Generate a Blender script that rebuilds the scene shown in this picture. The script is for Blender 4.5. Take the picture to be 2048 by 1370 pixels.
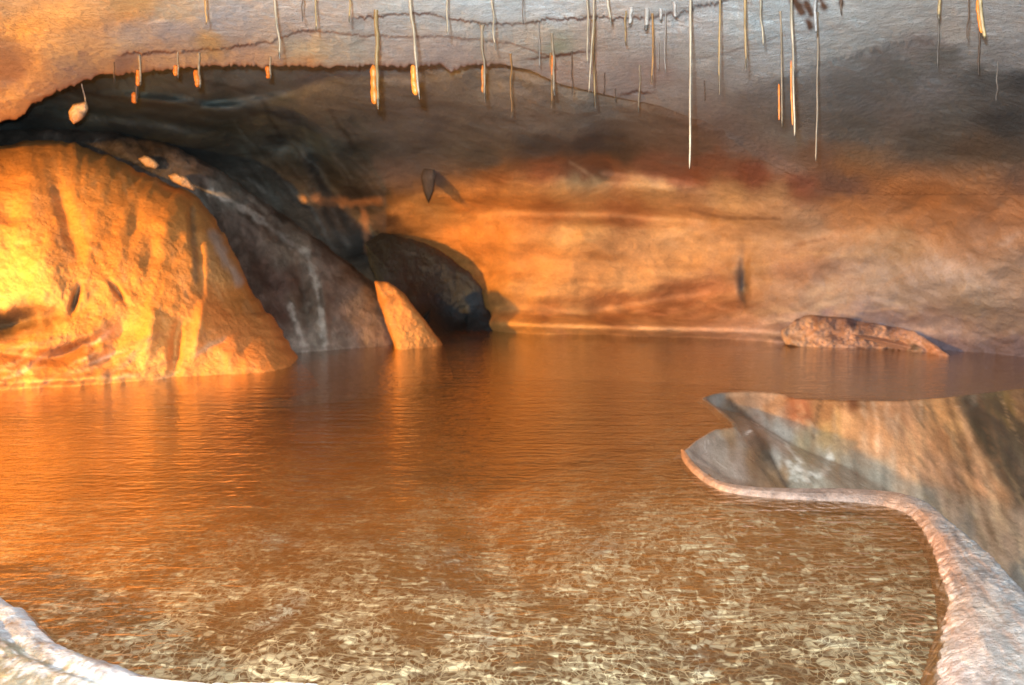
import bpy, math, random
import numpy as np
from mathutils import Vector
random.seed(7); rng = np.random.RandomState(7)
for o in list(bpy.data.objects): bpy.data.objects.remove(o)
sc = bpy.context.scene
COL = sc.collection

# ------------------------------------------------------------------ camera, world, lights, exposure
W, H, F = 2048.0, 1370.0, 1774.0
CAMZ, HOR = 1.0, 450.0                       # eye height above the pool, image row of the horizon
PITCH = math.atan((H/2-HOR)/F)
cam = bpy.data.cameras.new('camera'); camo = bpy.data.objects.new('camera', cam); COL.objects.link(camo)
camo.location = (0, 0, CAMZ); camo.rotation_euler = (math.radians(90)-PITCH, 0, 0)
cam.sensor_width = 36; cam.lens = 36*F/W; cam.clip_start = 0.05; cam.clip_end = 200
cam.dof.use_dof = True; cam.dof.focus_distance = 2.5; cam.dof.aperture_fstop = (cam.lens/1000)/0.008
sc.camera = camo
world = bpy.data.worlds.new("World"); sc.world = world; world.use_nodes = True
bg = world.node_tree.nodes['Background']; bg.inputs[0].default_value = (0.75, 0.8, 0.9, 1); bg.inputs[1].default_value = 0.22
def lamp(name, kind, loc, power, color, size=0.05):
    l = bpy.data.lights.new(name, kind); l.energy = power; l.color = color
    l.shadow_soft_size = size
    o = bpy.data.objects.new(name, l); COL.objects.link(o); o.location = loc; return o
lamp('camera_flash', 'POINT', (-0.035, -0.02, CAMZ+0.075), 1120, (0.95, 0.98, 0.98), 0.012)
LAMP = (-5.2, 1.7, 1.3)
lamp('work_lamp', 'POINT', LAMP, 3400, (1.0, 0.42, 0.055), 0.09)
sc.view_settings.view_transform = 'Standard'; sc.view_settings.look = 'None'; sc.view_settings.exposure = 0.1; sc.view_settings.gamma = 1
sc.render.engine = 'CYCLES'

# ------------------------------------------------------------------ helpers
CP, SP = math.cos(PITCH), math.sin(PITCH)
def unproj(x, y, D):
    """image ray through (x, y) cut at forward distance D (world Y) -> world points"""
    x = np.asarray(x, float); y = np.asarray(y, float); D = np.asarray(D, float)
    a = (x-W/2)/F; b = -(y-H/2)/F
    dy = CP + b*SP; dz = -SP + b*CP
    s = D/dy
    return np.stack([a*s, D+0*a, CAMZ+dz*s], -1)
def ground(x, y, z=0.0):
    a = (x-W/2)/F; b = -(y-H/2)/F
    dy = CP + b*SP; dz = -SP + b*CP
    s = (z-CAMZ)/dz
    return np.stack([a*s, dy*s, z+0*a*s], -1)
def _h(ix, iy, iz):
    n = (ix*374761393 + iy*668265263 + iz*2147483647) & 0xffffffff
    n = ((n ^ (n >> 13))*1274126177) & 0xffffffff
    return ((n ^ (n >> 16)) & 0xffff)/65535.0
def vnoise(x, y, z=0.0):
    x = np.asarray(x, float); y = np.asarray(y, float)+0*x; z = np.asarray(z, float)+0*x
    ix, iy, iz = [np.floor(v).astype(np.int64) for v in (x, y, z)]
    fx, fy, fz = x-ix, y-iy, z-iz
    fx, fy, fz = [f*f*f*(f*(f*6-15)+10) for f in (fx, fy, fz)]
    r = 0
    for dx in (0, 1):
        for dy in (0, 1):
            for dz in (0, 1):
                r = r + _h(ix+dx, iy+dy, iz+dz)*(fx if dx else 1-fx)*(fy if dy else 1-fy)*(fz if dz else 1-fz)
    return r*2-1
def fbm(x, y, z=0.0, oct=4, rough=.5):
    r, a, s = 0, 1., 0
    for k in range(oct):
        r = r + a*vnoise(x*2**k+17*k, y*2**k+5*k, np.asarray(z)*2**k+k); s += a; a *= rough
    return r/s
def tps(pts):
    """thin-plate fit of inverse depth: exact for planes"""
    P = np.array(pts, float); X = P[:, :2]/500.; V = 1.0/P[:, 2]; n = len(P)
    d = np.linalg.norm(X[:, None]-X[None], axis=-1); K = np.where(d > 0, d*d*np.log(d+1e-12), 0)
    A = np.zeros((n+3, n+3)); A[:n, :n] = K+np.eye(n)*1e-3; A[:n, n] = 1; A[:n, n+1:] = X; A[n, :n] = 1; A[n+1:, :n] = X.T
    w = np.linalg.solve(A, np.concatenate([V, [0, 0, 0]]))
    def f(x, y):
        x = np.asarray(x, float)/500.; y = np.asarray(y, float)/500.
        r = w[n]+w[n+1]*x+w[n+2]*y
        for i in range(n):
            q = (x-X[i, 0])**2+(y-X[i, 1])**2
            r = r + w[i]*0.5*q*np.log(q+1e-12)
        return 1.0/np.clip(r, 0.05, 2.0)
    return f
def lin(c): return tuple(np.clip(c, 0, 1))
def colors(x, y, samples, warp=28, wl=90, p=3.2, sx=1.0, seed=0):
    """rock pigment: scattered samples blended with ragged, noisy borders. sx<1 makes the patches lie flat"""
    x = np.asarray(x, float); y = np.asarray(y, float)
    xw = x + warp*fbm(x/wl, y/wl, 3.1+seed, 4, .6)+warp*.35*fbm(x/(wl*.2), y/(wl*.2), 8.3, 3)
    yw = y + warp*fbm(x/wl, y/wl, 9.7+seed, 4, .6)+warp*.35*fbm(x/(wl*.2), y/(wl*.2), 1.3, 3)
    tot = 0; acc = 0
    for s in samples:
        sxx = s[5] if len(s) > 5 else sx
        w = 1.0/(((xw-s[0])*sxx)**2+((yw-s[1]))**2+60)**(p/2)
        acc = acc + w[..., None]*np.array(s[2:5]); tot = tot+w
    return acc/tot[..., None]
def segdist(x, y, pl):
    d = np.full(np.shape(x), 1e9); t_at = np.zeros(np.shape(x)); n = len(pl)-1
    for i in range(n):
        ax, ay = pl[i][:2]; bx, by = pl[i+1][:2]
        vx, vy = bx-ax, by-ay; L = vx*vx+vy*vy+1e-9
        t = np.clip(((x-ax)*vx+(y-ay)*vy)/L, 0, 1)
        q = np.hypot(x-ax-t*vx, y-ay-t*vy)
        m = q < d; d = np.where(m, q, d); t_at = np.where(m, (i+t)/n, t_at)
    return d, t_at
def stroke(c, x, y, pl, w, rgb, k=1.0, ragged=.6, seed=0):
    d, t = segdist(x, y, pl)
    if ragged: d = d + ragged*w*fbm(x/(w*1.4+4), y/(w*1.4+4), seed, 3)
    m = k*np.clip(1.25-d/w, 0, 1)
    return c*(1-m[..., None])+np.array(rgb)*m[..., None]
def streaks(c, x, y, n, box, ang, length, w, cols, k, seed):
    rg = np.random.RandomState(seed); wx = x+7*fbm(x/30, y/30, seed, 3); wy = y+7*fbm(x/30, y/30, seed+4, 3)
    c = c.copy()
    for i in range(n):
        x0 = box[0]+rg.rand()*(box[2]-box[0]); y0 = box[1]+rg.rand()*(box[3]-box[1]); a = math.radians(ang+rg.randn()*7); l = length*(.4+rg.rand()); ww = w*(.5+rg.rand()); kk = k*(.4+.6*rg.rand())
        sel = (np.abs(x-x0) < l+20) & (np.abs(y-y0) < l*abs(math.sin(a))+ww*2+20)
        if not sel.any(): continue
        dx, dy = math.cos(a)*l/2, math.sin(a)*l/2
        d, t = segdist(wx[sel], wy[sel], [(x0-dx, y0-dy), (x0+dx, y0+dy)])
        m = (kk*np.clip(1.2-d/ww, 0, 1)*np.sqrt(np.clip(4*t*(1-t)+.05, 0, 1)))[..., None]
        c[sel] = c[sel]*(1-m)+np.array(cols[i % len(cols)])*m
    return c
def poly_in(x, y, P):
    x = np.asarray(x); r = np.zeros(x.shape, bool); n = len(P)
    for i in range(n):
        x0, y0 = P[i]; x1, y1 = P[(i+1) % n]
        c = ((y0 > y) != (y1 > y)) & (x < (x1-x0)*(y-y0)/((y1-y0) if y1 != y0 else 1e-9)+x0)
        r ^= c
    return r
def ell(x, y, cx, cy, rx, ry, ang=0):
    a = math.radians(ang); dx, dy = x-cx, y-cy
    u = (dx*math.cos(a)+dy*math.sin(a))/rx; v = (-dx*math.sin(a)+dy*math.cos(a))/ry
    return np.exp(-(u*u+v*v))
def make_mesh(name, V, faces, cols=None, mat=None, parent=None, smooth=True):
    me = bpy.data.meshes.new(name)
    V = np.asarray(V, float).reshape(-1, 3)
    me.vertices.add(len(V)); me.vertices.foreach_set('co', V.ravel())
    faces = np.asarray(faces, np.int32); k = faces.shape[1]
    me.loops.add(faces.size); me.loops.foreach_set('vertex_index', faces.ravel())
    me.polygons.add(len(faces)); me.polygons.foreach_set('loop_start', np.arange(0, faces.size, k, dtype=np.int32))
    me.polygons.foreach_set('loop_total', np.full(len(faces), k, dtype=np.int32))
    me.update(calc_edges=True); me.validate()
    if smooth: me.polygons.foreach_set('use_smooth', np.ones(len(me.polygons), bool))
    if cols is not None:
        a = me.color_attributes.new('pigment', 'FLOAT_COLOR', 'POINT')
        c = np.ones((len(V), 4)); cc = np.asarray(cols).reshape(len(V), -1); c[:, :cc.shape[1]] = np.clip(cc, 0, 1)
        a.data.foreach_set('color', c.astype(np.float32).ravel())
    o = bpy.data.objects.new(name, me); COL.objects.link(o)
    if mat: me.materials.append(mat)
    if parent is not None: o.parent = parent
    return o
def grid_faces(nr, nc, wrap=False):
    i, j = np.meshgrid(np.arange(nr-1), np.arange(nc if wrap else nc-1), indexing='ij')
    a = i*nc+j; b = i*nc+(j+1) % nc; c = (i+1)*nc+(j+1) % nc; d = (i+1)*nc+j
    return np.stack([a, d, c, b], -1).reshape(-1, 4)
def struct(o): o['kind'] = 'structure'; return o
def tag(o, label, cat, group=None):
    o['label'] = label; o['category'] = cat
    if group: o['group'] = group
    return o

# ------------------------------------------------------------------ materials
def rock_mat(name, rough=.75, bump=.012, scale=14, wet=0.0, var=.35, stretch=(1, 1, 1), spec=.4, fine=90, grain=.25):
    m = bpy.data.materials.new(name); m.use_nodes = True; nt = m.node_tree; N = nt.nodes; L = nt.links
    b = N['Principled BSDF']
    tc = N.new('ShaderNodeTexCoord'); mp = N.new('ShaderNodeMapping'); mp.inputs['Scale'].default_value = stretch
    L.new(tc.outputs['Object'], mp.inputs[0])
    at = N.new('ShaderNodeAttribute'); at.attribute_name = 'pigment'
    n1 = N.new('ShaderNodeTexNoise'); n1.inputs['Scale'].default_value = scale; n1.inputs['Detail'].default_value = 8; n1.inputs['Roughness'].default_value = .65
    n2 = N.new('ShaderNodeTexNoise'); n2.inputs['Scale'].default_value = fine; n2.inputs['Detail'].default_value = 5; n2.inputs['Roughness'].default_value = .7
    n3 = N.new('ShaderNodeTexNoise'); n3.inputs['Scale'].default_value = scale*.35; n3.inputs['Detail'].default_value = 5; n3.inputs['Distortion'].default_value = 1.2
    for n in (n1, n2, n3): L.new(mp.outputs[0], n.inputs['Vector'])
    def mr(src, a, c, lo=.25, hi=.75):
        r = N.new('ShaderNodeMapRange'); r.inputs[1].default_value = lo; r.inputs[2].default_value = hi
        r.inputs[3].default_value = a; r.inputs[4].default_value = c; L.new(src, r.inputs[0]); return r.outputs[0]
    def mul(a, c):
        r = N.new('ShaderNodeMath'); r.operation = 'MULTIPLY'; L.new(a, r.inputs[0])
        if isinstance(c, float): r.inputs[1].default_value = c
        else: L.new(c, r.inputs[1])
        return r.outputs[0]
    v = mul(mul(mr(n1.outputs[0], 1-var, 1+var), mr(n2.outputs[0], 1-grain, 1+grain)), mr(n3.outputs[0], 1-var*.7, 1+var*.7))
    vm = N.new('ShaderNodeVectorMath'); vm.operation = 'SCALE'; L.new(at.outputs['Color'], vm.inputs[0]); L.new(v, vm.inputs['Scale'])
    L.new(vm.outputs[0], b.inputs['Base Color'])
    L.new(mr(n3.outputs[0], max(rough-wet, .12), rough), b.inputs['Roughness'])
    b.inputs['Specular IOR Level'].default_value = spec
    ad = N.new('ShaderNodeMath'); ad.operation = 'MULTIPLY_ADD'; L.new(n2.outputs[0], ad.inputs[0]); ad.inputs[1].default_value = .22; L.new(n1.outputs[0], ad.inputs[2])
    bp = N.new('ShaderNodeBump'); bp.inputs['Distance'].default_value = bump; bp.inputs['Strength'].default_value = 1
    L.new(ad.outputs[0], bp.inputs['Height']); L.new(bp.outputs[0], b.inputs['Normal'])
    return m
M_ceil = rock_mat('ceiling_plaster_rock', .85, .022, 22, 0, .16, spec=.25, fine=130)
M_wall = rock_mat('stained_wall_rock', .8, .03, 7, .25, .22, (1, 1, 1.6), fine=60)
M_boul = rock_mat('tan_boulder_rock', .8, .03, 6, .2, .18, fine=50)
M_slab = rock_mat('dark_slab_rock', .7, .03, 9, .3, .45, (1.5, 1, .8), fine=60)
M_flow = rock_mat('wet_flowstone', .3, .008, 9, .33, .17, (2.2, 1, .7), spec=.7, fine=70)
M_rim = rock_mat('pale_rim_calcite', .7, .014, 26, .25, .25, fine=150)
M_white = rock_mat('white_calcite_crust', .6, .012, 24, .2, .2, fine=110)
M_straw = rock_mat('straw_calcite', .5, .003, 60, .2, .3, (1, 1, .4), fine=300)
M_bed = rock_mat('pool_bed_rock', .8, .02, 12, 0, .3, fine=60)

# ------------------------------------------------------------------ cave wall: back wall, recess and far ceiling as one sheet
lipY = [(-900, 470), (-260, 380), (-60, 262), (40, 235), (62, 210), (105, 186), (160, 165), (200, 150), (300, 142), (395, 132), (560, 131), (700, 134), (760, 131), (880, 131), (905, 143), (925, 131),
        (1000, 127), (1060, 140), (1120, 168), (1240, 196), (1320, 212), (1420, 250), (1520, 320), (1640, 380), (1760, 390), (2048, 390), (2700, 400)]
LX = np.array([p[0] for p in lipY], float); LY = np.array([p[1] for p in lipY], float)
def lip(x): return np.interp(x, LX, LY)
def ceilD(y, x=None):
    z = .75
    return z*F/np.clip(HOR-y, 90, 1e9)
wall_ctrl = [(-700, 0, 7.5), (0, -150, 6), (600, -150, 6), (1100, -100, 5.2), (1600, -100, 4.6), (2048, -100, 4.0), (2600, -100, 3.4),
    (-700, 400, 7.5), (-700, 850, 6.6), (0, 150, 7.3), (0, 300, 8.2), (0, 700, 8.6), (0, 900, 8.2),
    (250, 160, 6.9), (250, 300, 8.2), (400, 150, 6.4), (500, 300, 8.1), (520, 620, 8.6), (520, 850, 8.6),
    (700, 150, 6.1), (720, 300, 7.7), (760, 430, 8.6), (760, 700, 9.2), (850, 380, 8.4), (900, 650, 9.4),
    (900, 150, 5.8), (900, 260, 7.0), (980, 450, 8.55), (1000, 660, 8.4), (1000, 760, 8.3),
    (1150, 200, 5.7), (1150, 300, 6.9), (1200, 340, 7.9), (1200, 450, 8.3), (1200, 600, 8.35), (1300, 672, 8.0), (1300, 760, 7.9),
    (1400, 250, 5.8), (1400, 330, 7.2), (1500, 450, 7.9), (1500, 600, 7.9), (1550, 682, 7.6), (1550, 780, 7.5),
    (1640, 330, 6.4), (1750, 450, 7.1), (1800, 600, 7.2), (1800, 688, 7.35), (1800, 800, 7.2),
    (2048, 300, 5.0), (2048, 420, 5.7), (2048, 600, 6.3), (2048, 712, 6.75), (2048, 850, 6.7),
    (2500, 320, 4.2), (2500, 500, 4.8), (2500, 760, 5.4), (2900, 500, 3.6), (2900, 850, 4.0)]
wallD = tps(wall_ctrl)
def wallfull(X, Y): return wallD(X, Y) + .16*fbm(X/260, Y/150, 1.5, 4) + .05*fbm(X/60, Y/45, 4.4, 4) + .012*fbm(X/14, Y/11, 2.4, 3)
xs = np.concatenate([np.arange(-700, -30, 30), np.arange(-30, 2090, 5), np.arange(2090, 2900, 30)])
ys = np.concatenate([np.arange(-150, 110, 20), np.arange(110, 760, 4), np.arange(760, 900, 15)])
X, Y = np.meshgrid(xs, ys)
D = wallfull(X, Y)
# low ridges, strata and hollows of the far wall
right = np.clip((X-820)/200, 0, 1)
strata = np.sin((Y + .06*(X-1200) + 26*fbm(X/220, Y/120, 7.7, 3))/15.5)
D = D + right*.07*strata*np.clip((Y-345)/60, 0, 1)*np.clip((690-Y)/40, 0, 1)*np.clip((1750-X)/300, 0.15, 1)
for (cx, cy, rx, ry, an, amp) in [(1300, 385, 260, 34, 2, -.28), (1320, 352, 250, 22, 6, .20), (1250, 432, 300, 16, 3, .14), (1200, 500, 220, 32, 0, -.2), (1420, 585, 110, 34, -14, .22),
        (1250, 612, 130, 22, -12, .2), (1100, 590, 110, 30, 0, -.15), (1270, 655, 330, 15, 2, -.35), (1487, 560, 9, 45, 0, .16), (1700, 500, 120, 40, -15, -.14),
        (1560, 400, 60, 50, 0, -.22), (1650, 380, 50, 30, 20, .2), (1830, 400, 14, 60, 30, .08), (1900, 560, 120, 60, 0, -.15), (1010, 560, 40, 80, 15, -.2),
        (580, 285, 40, 30, 0, .35), (640, 330, 20, 80, -25, .25), (300, 240, 160, 14, 8, .2), (450, 200, 130, 12, -10, .2), (700, 420, 50, 40, 0, .3), (340, 205, 120, 10, 6, -.2), (1180, 345, 25, 8, 30, -.03)]:
    D = D + amp*ell(X, Y, cx, cy, rx, ry, an)
sup = np.where(X > 1500, np.clip((Y-395)/60, 0, 1), np.where(X > 1350, 1-(X-1350)/150*(1-np.clip((Y-395)/60, 0, 1)), 1)); D0_ = wallfull(X, Y); D = D0_+(D-D0_)*sup
# deep dark recess at the left and behind the charcoal shadow hump
samples = wsamples = [  # pigment of the rock, the roof lip's shade painted in: brown-grey roof, black-green recess, rust and tan flowstone
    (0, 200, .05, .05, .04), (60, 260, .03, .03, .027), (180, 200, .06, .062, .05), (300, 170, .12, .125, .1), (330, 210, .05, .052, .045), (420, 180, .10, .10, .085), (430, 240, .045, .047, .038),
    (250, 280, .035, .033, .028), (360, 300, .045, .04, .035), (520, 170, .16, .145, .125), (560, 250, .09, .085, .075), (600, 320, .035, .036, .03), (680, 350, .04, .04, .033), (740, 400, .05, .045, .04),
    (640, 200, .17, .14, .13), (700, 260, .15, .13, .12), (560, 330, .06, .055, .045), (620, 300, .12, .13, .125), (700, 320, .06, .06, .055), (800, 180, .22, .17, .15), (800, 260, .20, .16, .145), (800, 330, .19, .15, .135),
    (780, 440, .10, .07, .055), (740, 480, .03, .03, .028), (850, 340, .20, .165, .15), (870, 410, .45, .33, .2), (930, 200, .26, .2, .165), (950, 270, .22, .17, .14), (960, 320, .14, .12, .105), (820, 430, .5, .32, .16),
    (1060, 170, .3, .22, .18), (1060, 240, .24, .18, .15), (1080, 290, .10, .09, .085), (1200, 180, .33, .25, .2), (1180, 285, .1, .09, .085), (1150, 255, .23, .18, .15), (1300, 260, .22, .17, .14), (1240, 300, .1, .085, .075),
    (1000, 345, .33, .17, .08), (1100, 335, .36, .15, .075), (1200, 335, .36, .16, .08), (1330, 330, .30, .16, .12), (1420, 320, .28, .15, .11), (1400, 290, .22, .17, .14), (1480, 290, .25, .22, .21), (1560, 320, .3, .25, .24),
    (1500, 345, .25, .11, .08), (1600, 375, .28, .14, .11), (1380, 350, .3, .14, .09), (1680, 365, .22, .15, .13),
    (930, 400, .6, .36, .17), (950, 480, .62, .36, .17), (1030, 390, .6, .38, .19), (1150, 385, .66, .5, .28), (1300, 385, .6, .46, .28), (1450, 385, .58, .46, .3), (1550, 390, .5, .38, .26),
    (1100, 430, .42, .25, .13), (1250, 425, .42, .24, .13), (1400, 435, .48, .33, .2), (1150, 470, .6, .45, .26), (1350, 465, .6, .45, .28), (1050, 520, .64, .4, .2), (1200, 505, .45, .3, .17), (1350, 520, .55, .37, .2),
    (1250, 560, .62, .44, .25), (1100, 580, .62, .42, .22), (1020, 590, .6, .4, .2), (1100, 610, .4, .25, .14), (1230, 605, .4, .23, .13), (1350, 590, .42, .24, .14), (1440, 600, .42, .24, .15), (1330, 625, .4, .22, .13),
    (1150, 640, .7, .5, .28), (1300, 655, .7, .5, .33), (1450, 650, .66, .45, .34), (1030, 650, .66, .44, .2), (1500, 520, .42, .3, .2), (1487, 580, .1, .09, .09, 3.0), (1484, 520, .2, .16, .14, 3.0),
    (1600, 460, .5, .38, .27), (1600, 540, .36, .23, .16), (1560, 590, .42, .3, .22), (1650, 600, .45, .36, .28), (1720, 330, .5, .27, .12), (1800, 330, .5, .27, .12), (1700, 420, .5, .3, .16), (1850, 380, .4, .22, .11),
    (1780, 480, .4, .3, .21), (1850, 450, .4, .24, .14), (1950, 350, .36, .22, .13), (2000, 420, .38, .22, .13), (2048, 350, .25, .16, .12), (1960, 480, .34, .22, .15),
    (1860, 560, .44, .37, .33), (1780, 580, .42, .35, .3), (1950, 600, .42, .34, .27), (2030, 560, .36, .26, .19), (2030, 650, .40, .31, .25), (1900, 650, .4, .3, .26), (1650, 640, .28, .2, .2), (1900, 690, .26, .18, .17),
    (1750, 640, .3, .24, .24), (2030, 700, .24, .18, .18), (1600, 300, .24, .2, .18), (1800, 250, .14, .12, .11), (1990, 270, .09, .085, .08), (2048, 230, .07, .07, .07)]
C = colors(X, Y, samples, 22, 80, 4.0, .6)
DKS, LTS = [(.02, .02, .018), (.10, .11, .10), (.03, .025, .02), (.14, .14, .13)], [(.2, .12, .07), (.75, .58, .36), (.3, .16, .08), (.66, .46, .26)]
C = streaks(C, X, Y, 70, (60, 170, 560, 320), 8, 90, 5, DKS, .7, 1)
C = streaks(C, X, Y, 80, (480, 240, 770, 480), 52, 90, 5, DKS, .75, 2)
C = streaks(C, X, Y, 120, (800, 380, 1800, 650), -2, 150, 5.5, LTS, .28, 3)
C = streaks(C, X, Y, 60, (1500, 300, 2080, 700), -38, 60, 6, [(.25, .16, .12), (.42, .36, .33), (.5, .3, .17)], .4, 5)
C = streaks(C, X, Y, 70, (1000, 612, 1900, 680), 2, 60, 4, [(.24, .13, .09), (.8, .6, .4), (.2, .12, .1), (.75, .5, .36)], .55, 6)
C = streaks(C, X, Y, 50, (760, 150, 1500, 330), 12, 100, 8, [(.1, .08, .07), (.3, .25, .22)], .4, 7)
C = stroke(C, X, Y, [(632, 398), (700, 405), (760, 400)], 10, (.5, .24, .1), .6, .9)  # this and the next stroke paint lamp-lit orange bits
C = stroke(C, X, Y, [(726, 420), (732, 470), (738, 505)], 7, (.4, .2, .1), .55, .9)
C = stroke(C, X, Y, [(606, 396), (609, 400)], 8, (.6, .3, .1), 1)
C = stroke(C, X, Y, [(1140, 325), (1185, 352)], 4, (.6, .4, .24), .8)
C = stroke(C, X, Y, [(1380, 420), (1450, 436), (1560, 437)], 4, (.2, .12, .08), .7)
C = stroke(C, X, Y, [(1590, 490), (1650, 478)], 5, (.2, .12, .08), .7)
C = stroke(C, X, Y, [(970, 240), (1000, 260)], 5, (.35, .28, .25), .4)
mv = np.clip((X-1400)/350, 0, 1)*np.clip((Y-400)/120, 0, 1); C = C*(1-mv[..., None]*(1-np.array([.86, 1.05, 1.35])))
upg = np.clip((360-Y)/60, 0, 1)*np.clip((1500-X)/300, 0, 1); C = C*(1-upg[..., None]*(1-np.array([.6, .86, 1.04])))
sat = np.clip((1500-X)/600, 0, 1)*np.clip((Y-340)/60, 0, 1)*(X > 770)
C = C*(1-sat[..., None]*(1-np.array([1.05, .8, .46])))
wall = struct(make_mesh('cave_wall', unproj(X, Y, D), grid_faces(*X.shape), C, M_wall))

# ------------------------------------------------------------------ near ceiling: layered sheet that ends in a fringed lip
xs = np.concatenate([np.arange(-2600, -700, 120), np.arange(-700, -30, 20), np.arange(-30, 2090, 2.6), np.arange(2090, 2700, 20), np.arange(2700, 5200, 150)])
border = lip(xs)
teeth = (np.abs(vnoise(xs/5.5, 3.3))*7 + np.abs(vnoise(xs/15., 9.1))*5 - 4)*np.clip((1010-xs)/30, .12, 1)
border = border + teeth
t = np.concatenate([np.linspace(-1400, -700, 8), np.linspace(-650, -60, 40)])
nin = 150
rows = [np.full(xs.shape, v) for v in t]
for k in range(nin+1):
    s = k/nin; rows.append(-55 + (border+55)*s)
X = np.tile(xs, (len(rows), 1)); Y = np.array(rows)
ceil_ctrl = [(x, y, ceilD(y)) for x in (-600, 200, 900, 1500) for y in (-1400, -700, -250, 0)] + \
    [(2100, y, ceilD(y)*.98) for y in (-1400, -700, -250, 0)] + [(3000, y, ceilD(y)*.8) for y in (-1400, -700, -250, 0)] + [(4600, y, ceilD(y)*.5) for y in (-1400, -250, 100)] + [(-2400, y, ceilD(y)*1.0) for y in (-1400, -250)] + \
    [(-600, 300, 6.4), (0, 150, 4.9), (0, 250, 5.9), (60, 210, 5.6), (200, 150, 5.0), (500, 130, 4.4), (900, 130, 4.25), (1100, 130, 4.2), (1100, 200, 5.0),
     (1300, 120, 4.0), (1300, 200, 5.2), (1450, 250, 5.7), (1500, 300, 6.6), (1640, 345, 6.4), (1600, 150, 4.1), (1750, 250, 5.3), (1760, 325, 5.95), (2048, 312, 5.0), (2048, 200, 4.2), (2048, 100, 3.6), (2700, 330, 3.9)]
ceilF = tps(ceil_ctrl)
D = ceilF(X, Y)
D = D*(1 + .018*fbm(X/160, Y/70, 2.2, 4) + .0045*fbm(X/22, Y/12, 5.5, 3))
steps = [  # scalloped drip ledges: each line is the far edge of a lower layer of the roof
    ([(230, 108), (300, 104), (430, 97), (500, 88), (552, 80), (600, 60), (640, 62)], .028, 4),
    ([(560, 62), (640, 60), (700, 68), (800, 73), (900, 72), (960, 78), (1020, 85), (1100, 112), (1180, 100), (1210, 90)], .014, 3),
    ([(700, 35), (850, 25), (960, 46), (1024, 48), (1100, 38), (1180, 34), (1240, 34), (1300, 30), (1360, 20), (1440, 2), (1500, -20)], .03, 5),
    ([(1040, 122), (1090, 112), (1170, 102)], .012, 3),
    ([(1230, 188), (1270, 183), (1315, 183)], .015, 4),
    ([(170, 175), (120, 185), (60, 200)], .01, 3),
    ([(1380, 118), (1470, 100), (1560, 70), (1700, 50)], .006, 3),
    ([(1560, 160), (1700, 110), (1800, 85), (1900, 75)], .008, 12)]
C0 = None
edges = []
for i, (pl, amp, jag) in enumerate(steps):
    px = np.array([p[0] for p in pl], float); py = np.array([p[1] for p in pl], float)
    o = np.argsort(px); px, py = px[o], py[o]
    yy = np.interp(X, px, py) + jag*(np.abs(vnoise(X/5., i*3.1))*1.3-.5) + jag*.6*vnoise(X/17., i*7.7)
    if i == 2: yy = yy + 16*np.clip(vnoise(X/9., 44.4), 0, 1)*ell(X, 0*X, 1290, 0, 75, 1e9) + 8*np.clip(vnoise(X/7., 4.4), 0, 1)*ell(X, 0*X, 1500, 0, 300, 1e9)
    m = np.clip((X-px[0])/25, 0, 1)*np.clip((px[-1]-X)/25, 0, 1)
    st = np.clip((Y-yy)/2.5, 0, 1)*np.exp(-np.clip(Y-yy, 0, None)/60)
    D = D*(1+amp*st*m)
    edges.append(np.exp(-((Y-yy-1.5)/2.6)**2)*m)
samples = [
    (0, 20, .40, .28, .18), (60, 50, .52, .31, .14), (30, 130, .45, .28, .16), (20, 230, .52, .33, .17), (150, 30, .55, .33, .15), (270, 10, .55, .30, .12), (160, 80, .40, .30, .22), (150, 130, .34, .29, .26), (260, 80, .36, .33, .32),
    (340, 60, .36, .33, .33), (450, 40, .36, .34, .34), (350, 25, .46, .35, .24), (600, 40, .40, .35, .32), (700, 30, .42, .36, .32), (800, 30, .42, .41, .39), (900, 20, .44, .44, .43), (1000, 20, .47, .47, .46), (960, 60, .40, .38, .35),
    (420, 80, .42, .3, .16, 1), (320, 110, .39, .32, .28), (260, 130, .34, .25, .2), (500, 115, .42, .33, .28), (620, 100, .45, .40, .30), (620, 118, .42, .28, .17, 1), (700, 110, .47, .43, .36), (800, 110, .42, .37, .34), (900, 110, .4, .35, .33), (1000, 100, .43, .36, .30),
    (1100, 20, .50, .49, .48), (1080, 80, .44, .38, .32), (1110, 90, .3, .3, .22, 1), (1200, 60, .42, .34, .29), (1200, 140, .42, .34, .3), (1100, 150, .4, .3, .25), (1300, 70, .42, .39, .37), (1300, 150, .42, .33, .30), (1400, 60, .4, .36, .34), (1400, 120, .42, .40, .38),
    (1350, 200, .40, .36, .34), (1420, 210, .36, .32, .3), (1500, 50, .42, .42, .41), (1600, 60, .43, .43, .43), (1540, 130, .42, .42, .42), (1480, 160, .36, .34, .33), (1500, 200, .22, .2, .19), (1460, 240, .24, .22, .21), (1480, 280, .26, .25, .25),
    (1580, 180, .2, .185, .175), (1600, 240, .19, .17, .155), (1560, 280, .3, .3, .3), (1700, 30, .42, .40, .38), (1800, 40, .40, .36, .33), (1900, 60, .4, .34, .3), (2000, 50, .38, .34, .32), (1700, 90, .38, .36, .34),
    (1750, 110, .18, .16, .15), (1850, 80, .24, .2, .185), (1900, 110, .15, .14, .13), (1950, 100, .3, .28, .27), (2040, 110, .24, .23, .23), (1800, 150, .15, .14, .13), (1700, 180, .17, .155, .145), (1980, 160, .09, .09, .09), (2040, 160, .05, .052, .055),
    (1850, 180, .2, .19, .19), (1780, 230, .18, .16, .15), (1900, 220, .12, .115, .11), (2000, 240, .045, .047, .05), (1700, 260, .17, .15, .13), (1850, 270, .12, .11, .1), (1700, 320, .32, .2, .12), (1950, 300, .12, .09, .07), (1640, 320, .26, .17, .13), (-300, 100, .3, .22, .15)]
C = colors(X, Y, samples, 20, 70, 3.4, .55, 5)
C = C*np.array([.95, 1.15, 1.3])
rust = np.array([.17, .065, .035])
wt = [.75, .45, .7, .8, .8, .6, .25, .15]
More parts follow.
